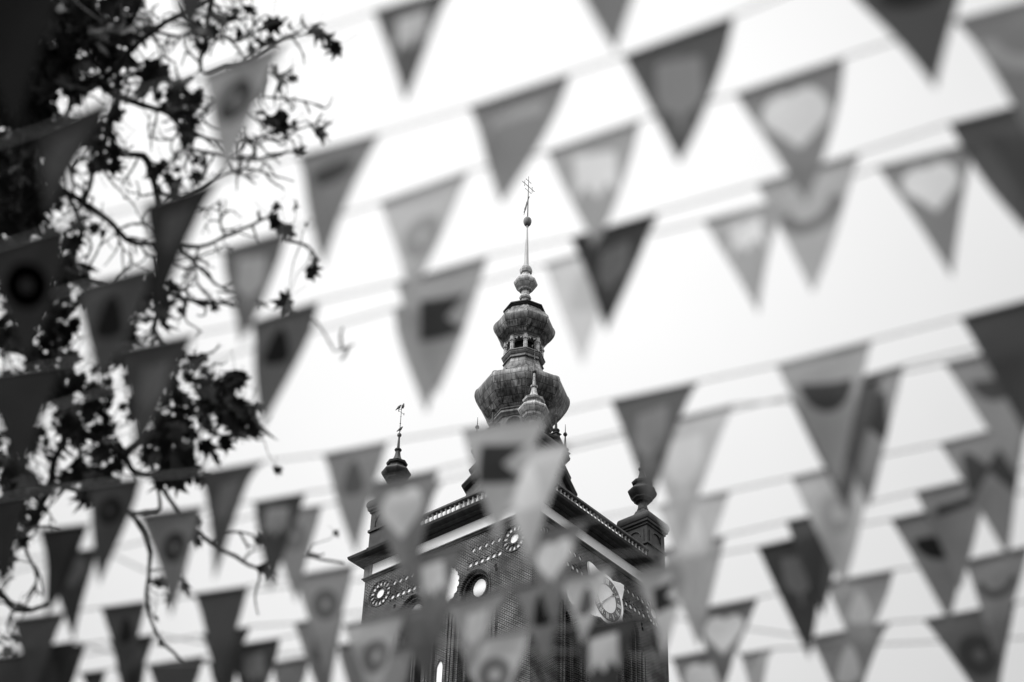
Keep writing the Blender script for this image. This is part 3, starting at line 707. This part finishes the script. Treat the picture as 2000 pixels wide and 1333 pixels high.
for li, (label, dz, flags) in enumerate(LINES):
    z = HZ + dz
    ends = [(on_height(f[0], f[1], z), on_height(f[2], f[3], z)) for f in flags]
    dmain = (ends[-1][1] - ends[0][0]); dmain.z = 0; dmain.normalize()
    root = thing('bunting_line', label, 'bunting', ends[0][0], 'bunting lines strung over the street')
    off = -Vector(root.location)
    # woven tape along the top
    pts = [ends[0][0] - dmain * 1.1]
    for a, b in ends: pts += [a, b]
    pts.append(ends[-1][1] + dmain * 1.1)
    mb = MB()
    for i in range(len(pts) - 1):
        a, b = pts[i] + off, pts[i + 1] + off; d = (b - a)
        if d.length < 1e-4: continue
        sd = Vector((-d.y, d.x, 0)).normalized() * 0.0012
        mb.box((a + b) / 2 + Z3 * 0.002, d / 2, sd, Z3 * 0.0024)
    mb.build('tape', TAPE, root)
    for fi, f in enumerate(flags):
        P0, P1 = ends[fi]; tone, pr, pt = (f[6] * 1.15 if f[6] < 52 and f[0] < 400 else f[6]), f[7], f[8]
        pt = max(10, min(228, tone + (pt - tone) * 1.1)) if pr else pt
        e = P1 - P0; w = e.length; et = e.normalized(); nn_ = et.cross(Z3).normalized()
        r = ray(f[4], f[5]); tt_ = (P0 - CAM).dot(nn_) / r.dot(nn_); T = CAM + r * tt_
        lens.append((li, fi, round(w, 3), round(((P0 + P1) / 2 - T).length, 3)))
        N = 34; mid = (P0 + P1) / 2; ln = (T - mid).length
        bm = bmesh.new(); lay = bm.verts.layers.float.new('print')
        ph1, ph2, am = random.uniform(0, 6), random.uniform(0, 6), random.uniform(0.007, 0.018)
        fn_ = PRINTS[pr][0]; rows = []
        for j in range(N + 1):
            v = j / N; vv = 1 - (1 - v) ; half = 1 - v
            half = max(0.0, (1 - v) - 0.012 * math.sin(math.pi * v) * (1 if fi % 3 else -0.6))
            row = []
            for i in range(N + 1 - j) if j < N else range(1):
                u = (i / (N - j) if j < N else 0.5) - 0.5
                p = mid + (T - mid) * v + e * (u * half)
                bulge = math.sin(v * 2.6 + ph1) * am * 1.6 * (0.2 + v) + math.sin(u * 5 * half + ph2 + v * 2) * am * min(1, v * 5)
                p = p + nn_ * bulge
                bv = bm.verts.new(p + off)
                bv[lay] = max(-0.2, min(0.2, fn_(u * half * 0.9, v * ln / w * (0.68 if ln / w > 1.4 else 0.76) + 0.09))) if fn_ else -0.2
                row.append(bv)
            rows.append(row)
        for j in range(N):
            a, b = rows[j], rows[j + 1]
            for i in range(len(a) - 1):
                if i < len(b): bm.faces.new((a[i], a[i + 1], b[i]))
                if i + 1 < len(b): bm.faces.new((a[i + 1], b[i + 1], b[i]))
        for fc in bm.faces: fc.smooth = True
        me = bpy.data.meshes.new('pennant'); bm.to_mesh(me); bm.free()
        me.materials.append(cloth(lin2(tone), lin2(pt) if pr else lin2(tone)))
        o = bpy.data.objects.new('pennant', me); COL.objects.link(o); o.parent = root
        sh_ = 'pale grey' if tone > 140 else 'mid grey' if tone > 95 else 'dark grey' if tone > 55 else 'near-black'
        o['label'] = '%s triangular pennant printed with %s' % (sh_, PRINTS[pr][1]) if pr else '%s plain triangular pennant' % sh_
        so_ = o.modifiers.new('s', 'SOLIDIFY'); o.modifiers.remove(so_)
        hm = MB(); hm.box(mid + off - Z3 * 0.008 + nn_ * 0.0022, e / 2 * 0.985, nn_ * 0.0006, Z3 * 0.006)
        hm.build('hem', cloth(lin2(max(20, tone * 0.8)), lin2(max(20, tone * 0.8))), o)

# ------------------------------------------------------------------ tree at the left, about ten metres away
rt = random.Random(11)
M_LEAF, t_, b_ = newmat('maple_leaf')
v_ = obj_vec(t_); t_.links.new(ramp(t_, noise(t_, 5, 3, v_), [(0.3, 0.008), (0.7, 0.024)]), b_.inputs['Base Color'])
b_.inputs['Roughness'].default_value = 0.6; b_.inputs['Specular IOR Level'].default_value = 0.2
KD = 1.17
def tp(u, v, d): return at(u, v, d * KD)
base_xy = on_height(-420, 300, 11.0)
TB = Vector((base_xy.x, base_xy.y, 0))
tree = thing('maple_tree', 'sparse autumn maple reaching in from the left with knotty bare twigs and dark leaves', 'tree', TB)
TO = -TB
# limb: (distance start, distance end, r0 px, r1 px, [points])
LIMBS = [
 (9.6, 9.4, 9, 3, [(-120, 215), (-50, 196), (25, 186), (100, 166), (165, 163), (200, 158), (215, 145), (240, 115), (270, 85), (300, 60), (340, 35), (410, 0), (440, -45)]),
 (9.5, 9.3, 6, 3, [(195, 160), (225, 185), (280, 205), (330, 222), (350, 245), (362, 290)]),
 (9.5, 9.6, 4, 2, [(110, 110), (150, 118), (185, 108), (225, 90), (245, 60), (258, -20)]),
 (9.5, 9.7, 8, 3, [(-80, 190), (-20, 120), (60, 60), (120, 20), (160, -30)]),
 (9.5, 9.7, 5, 3, [(205, 150), (190, 85), (187, 40), (182, -30)]),
 (9.5, 9.2, 6, 3, [(232, 150), (228, 200), (215, 240), (205, 275), (195, 300), (180, 345), (165, 400)]),
 (9.8, 9.5, 8, 4, [(-120, 190), (-40, 190), (20, 208), (60, 230), (110, 255), (160, 270), (200, 285), (240, 300), (280, 305), (295, 340), (306, 380), (312, 450), (308, 520), (308, 600), (298, 650)]),
 (9.4, 9.1, 6, 2, [(80, 345), (130, 375), (165, 398), (210, 430), (235, 455), (252, 472), (290, 478), (340, 478), (390, 482), (440, 462), (490, 440), (540, 418)]),
 (9.2, 9.0, 3, 1.5, [(345, 478), (372, 505), (400, 535), (432, 562), (480, 580)]),
 (9.3, 9.2, 4, 1.5, [(420, -20), (405, 45), (400, 85), (392, 115), (398, 142), (440, 128), (490, 115), (540, 82), (585, 68), (625, 58)]),
 (9.2, 9.1, 3, 1.5, [(300, 60), (350, 72), (400, 55), (450, 78), (480, 75), (545, 30)]),
 (9.2, 9.1, 3, 1.2, [(330, 222), (380, 232), (420, 200), (470, 196), (520, 190), (575, 195), (630, 208)]),
 (9.2, 9.1, 3, 1.2, [(350, 245), (400, 270), (450, 280), (500, 270), (545, 255), (590, 250), (630, 236)]),
 (9.2, 9.1, 3, 1.2, [(362, 290), (420, 300), (480, 315), (540, 300), (580, 298)]),
 (9.3, 9.1, 3, 1.2, [(305, 370), (350, 385), (420, 350), (480, 330), (520, 340), (575, 355)]),
 (9.7, 9.4, 12, 10, [(-140, 600), (-60, 640), (0, 668), (50, 682), (85, 705), (108, 735), (122, 780), (140, 830), (152, 850)]),
 (9.4, 9.2, 7, 3, [(145, 838), (190, 860), (215, 872), (245, 895), (268, 925), (330, 925), (370, 930)]),
 (9.4, 9.3, 6, 3, [(10, 670), (60, 640), (100, 590), (130, 540), (150, 480), (160, 440), (130, 380)]),
 (9.6, 9.4, 7, 3, [(-100, 470), (-20, 450), (30, 400), (60, 330), (30, 260), (5, 200)]),
 (9.4, 9.2, 5, 2, [(75, 965), (105, 945), (165, 964), (215, 985), (250, 1002), (285, 1001), (312, 993), (309, 955), (300, 920), (290, 880)]),
 (9.6, 9.4, 9, 5, [(-130, 900), (-50, 940), (0, 985), (40, 1010), (62, 1028), (80, 985), (100, 948), (105, 900), (125, 870)]),
 (9.3, 9.1, 4, 1.5, [(255, 1003), (280, 1040), (292, 1080), (290, 1130), (285, 1150), (292, 1200), (312, 1248), (350, 1285), (372, 1300), (408, 1293)]),
 (9.4, 9.2, 3, 1.5, [(35, 1045), (55, 1085), (72, 1130), (50, 1180), (20, 1200)]),
 (9.3, 9.0, 4, 1.5, [(300, 930), (350, 1000), (410, 1060), (460, 1088), (500, 1108), (550, 1088), (600, 1086), (640, 1096), (672, 1100)]),
 (9.2, 9.0, 2.5, 1.2, [(410, 1060), (440, 1045), (480, 1040), (520, 1065)]),
 (9.3, 9.0, 6, 2, [(240, 890), (290, 850), (340, 820), (390, 790), (440, 780), (485, 800), (500, 860)]),
 (9.2, 9.0, 3, 1.2, [(390, 790), (410, 750), (450, 735), (478, 742)]),
 (9.3, 9.0, 4, 1.5, [(298, 640), (330, 690), (360, 700), (410, 690)]),
 (9.3, 9.0, 4, 1.5, [(308, 560), (350, 580), (380, 588), (420, 590), (455, 600)]),
 (9.4, 9.2, 4, 2, [(130, 540), (170, 545), (210, 560), (250, 600), (270, 620), (300, 625)]),
 (9.3, 9.0, 3, 1, [(560, 470), (600, 480), (620, 510)]),
 (7.0, 6.8, 1.6, 0.8, [(560, 600), (600, 618), (628, 640), (655, 686), (692, 672)]),
 (9.5, 9.3, 6, 3, [(-60, 1120), (0, 1160), (25, 1186), (60, 1192), (90, 1180)]),
 (9.3, 9.1, 3, 1.4, [(150, 850), (158, 900), (140, 930), (112, 950), (90, 1000), (40, 1055)]),
]
wood = MB(); segs = []
def wiggle(pts, amp):
    o = []
    for a, b in zip(pts, pts[1:]):
        n = max(1, int((b - a).length / 0.06))
        for i in range(n):
            o.append(a.lerp(b, i / n) + Vector([rt.uniform(-amp, amp) for _ in range(3)]))
    o.append(pts[-1]); return o
for d0, d1, r0, r1, pp in LIMBS:
    n = len(pp)
    # catmull through the points
    P = [tp(u, v, d0 + (d1 - d0) * i / (n - 1) + rt.uniform(-0.04, 0.04)) for i, (u, v) in enumerate(pp)]
    Q = []
    for i in range(n - 1):
        a, b, c, d = P[max(i - 1, 0)], P[i], P[i + 1], P[min(i + 2, n - 1)]
        for j in range(3):
            t = j / 3; Q.append(0.5 * ((2 * b) + (c - a) * t + (2 * a - 5 * b + 4 * c - d) * t * t + (3 * b - a - 3 * c + d) * t ** 3))
    Q.append(P[-1]); Q = wiggle(Q, 0.004); m = len(Q)
    rad = [max(0.0026, 1.25 * (r0 + (r1 - r0) * i / (m - 1)) * 9.3 * KD / FPX * (1 + 0.18 * rt.uniform(-1, 1))) for i in range(m)]
    wood.tube([q + TO for q in Q], rad, 7); segs.append((Q, rad))
    if pp[0][0] < -30:      # join the limb to the trunk outside the frame
        tz = Q[0].z - 0.9; tp_ = Vector((TB.x, TB.y, max(2.0, tz)))
        mid = (Q[0] + tp_) / 2 + Vector((0, 0, 0.15))
        wood.tube([Q[0] + TO, mid + TO, tp_ + TO], [rad[0], rad[0] * 1.7, rad[0] * 2.8], 8)
tk = MB(); top = max(q.z for s in segs for q in s[0])
tk.tube([(0, 0, -0.2), (0.02, 0, 0.3), (0.05, 0.03, 2), (0.0, 0.08, 4), (-0.05, 0.0, 6), (0.04, -0.05, 8), (0.0, 0.05, top + 0.3)], [0.42, 0.28, 0.23, 0.2, 0.17, 0.12, 0.05], 14)
tk.build('trunk', M_BARK, tree, True)
# fine twigs: curly, short, with knuckles
twig_pts = []
tw = MB()
px = 9.2 * KD / FPX
def to_px(p):
    d = p - CAM; z = d.dot(Fw); return 1000 + FPX * d.dot(Rt) / z, 666.5 - FPX * d.dot(Up) / z
def twig(p, d, ln, r, lvl):
    pts = [p.copy()]; n = max(3, int(ln / 0.022)); curl = Vector([rt.uniform(-1, 1) for _ in range(3)]) * 0.22
    for i in range(n):
        d = (d + curl + Vector([rt.uniform(-1, 1) for _ in range(3)]) * 0.26 + Vector((0, 0, 0.02))).normalized()
        if rt.random() < 0.12: curl = Vector([rt.uniform(-1, 1) for _ in range(3)]) * 0.2
        p = p + d * 0.022
        pts.append(p.copy())
        if lvl < 2 and rt.random() < 0.13: twig(p.copy(), (d + Vector([rt.uniform(-1, 1) for _ in range(3)]) * 1.1).normalized(), ln * rt.uniform(0.35, 0.6), r * 0.7, lvl + 1)
    u, v = to_px(p)
    if u > 670: return
    tw.tube([q + TO for q in pts], [max(0.0016, r * (1 - 0.55 * i / len(pts)) * (1.25 if i % 3 == 0 else 1)) for i in range(len(pts))], 5)
    twig_pts.append((pts[-1], d)); twig_pts.append((pts[len(pts) // 2], d))
def limit_x(v):      # right-hand outline of the crown in the picture
    for y0, y1, x in ((-60, 330, 640), (330, 660, 560), (660, 760, 430), (760, 900, 470), (900, 1060, 420), (1060, 1130, 640), (1130, 1400, 390)):
        if y0 <= v < y1: return x
    return 400
for Q, rad in segs:
    for q, r in zip(Q, rad):
        u, v = to_px(q)
        if u < -60: continue
        dens = 0.62 if v < 330 else 0.5 if v < 900 else 0.24
        if v > 900 and u > 60: dens = 0.12
        if u > limit_x(v) - 20: dens *= 0.4
        if rt.random() < dens:
            dr = (Rt * rt.uniform(-0.6, 1) + Up * rt.uniform(-1, 1) + Fw * rt.uniform(-0.5, 0.5)).normalized()
            ln = rt.uniform(0.10, 0.42)
            if u + ln / px > limit_x(v): ln *= 0.5
            twig(q.copy(), dr, ln, 2.5 * px, 0)
# maple leaves
leaf_shape = []
for k, (a, r) in enumerate([(0, 1.0), (14, 0.52), (26, 0.60), (40, 0.92), (54, 0.50), (68, 0.50), (84, 0.72), (108, 0.38), (140, 0.42), (165, 0.30), (180, 0.12)]):
    leaf_shape.append((a, r))
outline = [(r * math.sin(R(a)), r * math.cos(R(a))) for a, r in leaf_shape] + [(-r * math.sin(R(a)), r * math.cos(R(a))) for a, r in leaf_shape[-2:0:-1]]
lf = MB()
def leaf(p, size, facing=0.6):
    n = (-(p - CAM).normalized() * facing + Vector([rt.uniform(-1, 1) for _ in range(3)]) * (1.05 - facing * 0.6)).normalized()
    dn = (Vector((0, 0, -1)) + Vector([rt.uniform(-1, 1) for _ in range(3)]) * 0.75); y = (dn - n * dn.dot(n)).normalized(); x = y.cross(n)
    curl = rt.uniform(-1.1, 1.1); cup = rt.uniform(-0.3, 1.1); wd = rt.uniform(0.5, 1.05); jit = [rt.uniform(0.7, 1.12) for _ in outline]
    P = [p + (x * ox * wd + y * (oy + 0.15) + n * (curl * oy * oy * 0.6 + cup * abs(ox) * 0.7)) * size + TO for (ox, oy), jt in [((a_[0] * j_, a_[1] * j_), j_) for a_, j_ in zip(outline, jit)]]
    c = p + y * 0.15 * size + TO; i0 = len(lf.v); lf.v.append(tuple(c)); lf.v += [tuple(q) for q in P]
    m = len(P)
    for k in range(m):
        lf.f.append([i0, i0 + 1 + k, i0 + 1 + (k + 1) % m]); lf.uv.append(None); lf.mi.append(0)
    tw2.tube([c, c - y * size * 0.9 + n * size * 0.1, c - y * size * 1.3], 0.0014, 4)
tw2 = MB()
# (x, y, spread, count, leaf radius in px)
CL = [(12, 300, 30, 14, 18), (20, 360, 34, 16, 18), (45, 300, 20, 5, 14), (10, 400, 26, 10, 18), (30, 470, 26, 6, 15), (60, 80, 50, 20, 22), (140, 60, 26, 8, 15), (100, 100, 34, 10, 16), (15, 900, 20, 8, 14), (50, 830, 18, 5, 13), (265, 600, 12, 4, 13), (210, 700, 12, 4, 12), (128, 640, 16, 6, 13), (80, 520, 14, 5, 13), (60, 680, 16, 5, 12),(20, 190, 30, 12, 16), (60, 210, 16, 4, 13), (0, 60, 40, 20, 20), (25, 420, 30, 8, 16), (15, 350, 30, 12, 18), (120, 330, 6, 2, 10), (10, 500, 30, 6, 14), (170, 245, 10, 3, 11), (330, 320, 10, 3, 11), (345, 350, 10, 4, 11), (300, 330, 12, 4, 10), (380, 300, 10, 3, 10), (405, 90, 8, 3, 12), (430, 40, 8, 3, 11), (480, 90, 8, 3, 10), (500, 140, 8, 2, 9), (220, 620, 14, 4, 12), (255, 720, 14, 5, 12), (260, 780, 14, 4, 12), (60, 560, 16, 5, 12), (400, 830, 14, 5, 13), (300, 700, 10, 3, 11), (110, 680, 14, 5, 12), (70, 760, 16, 5, 12), (100, 860, 12, 3, 11), (5, 1010, 16, 5, 13), (40, 1000, 14, 4, 13),
 (40, 40, 62, 46, 22), (70, 120, 52, 34, 22), (110, 40, 50, 26, 22), (20, 140, 40, 16, 20), (150, 10, 34, 14, 18), (185, 35, 18, 8, 20), (190, 75, 10, 3, 16), (252, 25, 16, 6, 20), (240, 60, 12, 4, 15), (60, 175, 30, 6, 14),
 (15, 330, 34, 16, 20), (30, 380, 30, 10, 18), (10, 285, 26, 6, 18), (25, 440, 34, 9, 18), (75, 360, 20, 4, 12), (5, 230, 20, 5, 16), (30, 235, 20, 4, 14),
 (313, 128, 1, 1, 30), (342, 185, 24, 12, 14), (362, 215, 18, 8, 14), (375, 240, 8, 3, 12), (240, 225, 6, 2, 12), (135, 190, 14, 3, 11), (205, 255, 10, 3, 12), (195, 290, 20, 6, 13), (210, 310, 14, 4, 12), (230, 340, 10, 2, 10),
 (405, 52, 7, 3, 12), (462, 30, 8, 3, 13), (452, 55, 6, 2, 12), (493, 18, 5, 1, 10), (529, 42, 4, 1, 14), (552, 55, 6, 2, 14), (525, 78, 6, 2, 14), (620, 58, 7, 3, 13), (654, 90, 2, 1, 12), (543, 152, 5, 3, 22), (573, 145, 3, 1, 8),
 (545, 235, 8, 4, 13), (573, 230, 3, 1, 12), (540, 255, 3, 1, 12), (608, 250, 5, 2, 14), (630, 238, 3, 1, 13), (578, 292, 3, 1, 16), (508, 222, 6, 2, 10), (484, 275, 4, 1, 10), (575, 258, 3, 1, 10),
 (534, 418, 4, 2, 15), (560, 400, 2, 1, 15), (553, 440, 3, 1, 13), (614, 518, 4, 2, 14), (567, 583, 3, 2, 16), (600, 440, 2, 1, 8),
 (150, 440, 8, 4, 9), (187, 460, 5, 2, 11), (130, 480, 12, 4, 11), (120, 510, 10, 4, 11), (140, 535, 14, 7, 14), (110, 555, 12, 5, 13), (80, 600, 22, 10, 15), (60, 640, 22, 7, 13), (140, 590, 12, 5, 12), (105, 635, 6, 2, 12), (148, 510, 6, 2, 9),
 (285, 560, 10, 4, 12), (300, 600, 16, 7, 14), (310, 560, 8, 3, 12), (278, 555, 6, 2, 12), (245, 650, 14, 6, 15), (235, 690, 10, 4, 12), (360, 588, 3, 1, 12), (400, 588, 3, 1, 8), (417, 600, 3, 1, 11), (368, 690, 8, 3, 12), (356, 708, 8, 3, 12), (330, 615, 10, 3, 11),
 (10, 610, 20, 5, 14), (15, 690, 16, 4, 12), (150, 715, 18, 8, 15), (140, 750, 14, 6, 14), (185, 800, 16, 8, 15), (170, 780, 14, 6, 13), (135, 815, 16, 8, 14), (205, 770, 10, 4, 11), (215, 852, 8, 4, 16), (160, 840, 14, 5, 13),
 (170, 920, 16, 9, 17), (205, 925, 18, 8, 18), (180, 890, 14, 5, 14), (225, 905, 10, 4, 14), (20, 860, 22, 8, 15), (12, 910, 20, 8, 14), (45, 930, 18, 6, 15), (60, 950, 14, 4, 14), (10, 790, 22, 6, 15), (30, 960, 16, 5, 14),
 (395, 740, 18, 9, 14), (430, 735, 14, 6, 14), (462, 742, 6, 3, 16), (410, 770, 16, 8, 15), (370, 790, 20, 10, 16), (350, 805, 14, 6, 15), (440, 800, 12, 5, 15), (455, 825, 14, 7, 18), (484, 795, 8, 4, 17), (470, 825, 8, 3, 15),
 (320, 845, 14, 6, 15), (310, 880, 14, 7, 15), (345, 870, 14, 6, 14), (370, 865, 10, 5, 15), (350, 915, 18, 10, 16), (335, 935, 12, 5, 14), (427, 872, 4, 2, 13), (375, 910, 10, 4, 13), (410, 888, 6, 2, 10), (540, 900, 4, 1, 12), (512, 838, 8, 3, 12),
 (50, 1055, 5, 2, 14), (48, 1188, 5, 2, 12), (10, 1250, 8, 3, 16), (22, 1288, 6, 2, 15), (302, 1198, 5, 2, 11), (308, 1240, 5, 2, 9), (2, 1100, 10, 3, 15), (648, 1048, 3, 1, 7), (372, 1040, 8, 3, 14), (385, 1020, 8, 2, 13), (345, 1150, 6, 3, 14), (350, 1110, 8, 3, 13), (515, 1110, 5, 2, 13), (520, 1060, 8, 3, 13), (8, 1030, 16, 5, 14)]
for u, v, sp, n, rp in CL:
    big = n == 1 and rp > 25
    for _ in range(n if n < 3 else int(n * 1.6)):
        uu, vv = rt.gauss(u, sp * 1.0 + 3), rt.gauss(v, sp * 1.0 + 3); d = 9.25 + rt.uniform(-0.5, 0.5) * min(1.0, sp / 20)
        p = tp(uu, vv, d)
        leaf(p, rp * px * rt.uniform(0.75, 1.5) * 2.1, 0.95 if big else rt.uniform(0.1, 0.85))
        # leaf stalk runs back to the closest wood
        best, bd = None, 9.0
        for Q, rad in segs:
            for q in Q[::2]:
                dd = (q - p).length
                if dd < bd: best, bd = q, dd
        if bd < 1.0 and rt.random() < (0.35 if n > 5 else 1):
            m1 = p.lerp(best, 0.35) + Vector([rt.uniform(-1, 1) for _ in range(3)]) * bd * 0.12; m2 = p.lerp(best, 0.7) + Vector([rt.uniform(-1, 1) for _ in range(3)]) * bd * 0.12
            tw2.tube([p + TO, m1 + TO, m2 + TO, best + TO], [0.0018, 0.0026, 0.0036, 0.0045], 5)
# part of the crown outside the frame, so the tree is whole
for _ in range(700):
    a, zz = rt.uniform(0, 6.28), rt.uniform(3.4, top + 0.5); rr = rt.uniform(0.3, 2.4)
    p = TB + Vector((rr * math.cos(a), rr * math.sin(a), zz)); u, v = to_px(p)
    if u > -40 and -60 < v < 1400: continue
    leaf(p, 0.055 * rt.uniform(0.7, 1.2), 0.2)
for _ in range(26):
    zz = rt.uniform(3.2, top - 0.5); a = rt.uniform(0, 6.28); rr = rt.uniform(1.0, 2.1)
    e_ = TB + Vector((rr * math.cos(a), rr * math.sin(a), zz + 0.7)); u, v = to_px(e_)
    if u > -60: continue
    tw2.tube([TB + Vector((0, 0, zz)) + TO, (TB + e_) / 2 + Vector((0, 0, zz / 2 + 0.2)) + TO, e_ + TO], [0.035, 0.02, 0.008], 6)
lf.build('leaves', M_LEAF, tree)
for x_ in (tw, tw2):
    o_ = len(wood.v); wood.v += x_.v; wood.f += [[i + o_ for i in f] for f in x_.f]; wood.uv += x_.uv; wood.mi += x_.mi
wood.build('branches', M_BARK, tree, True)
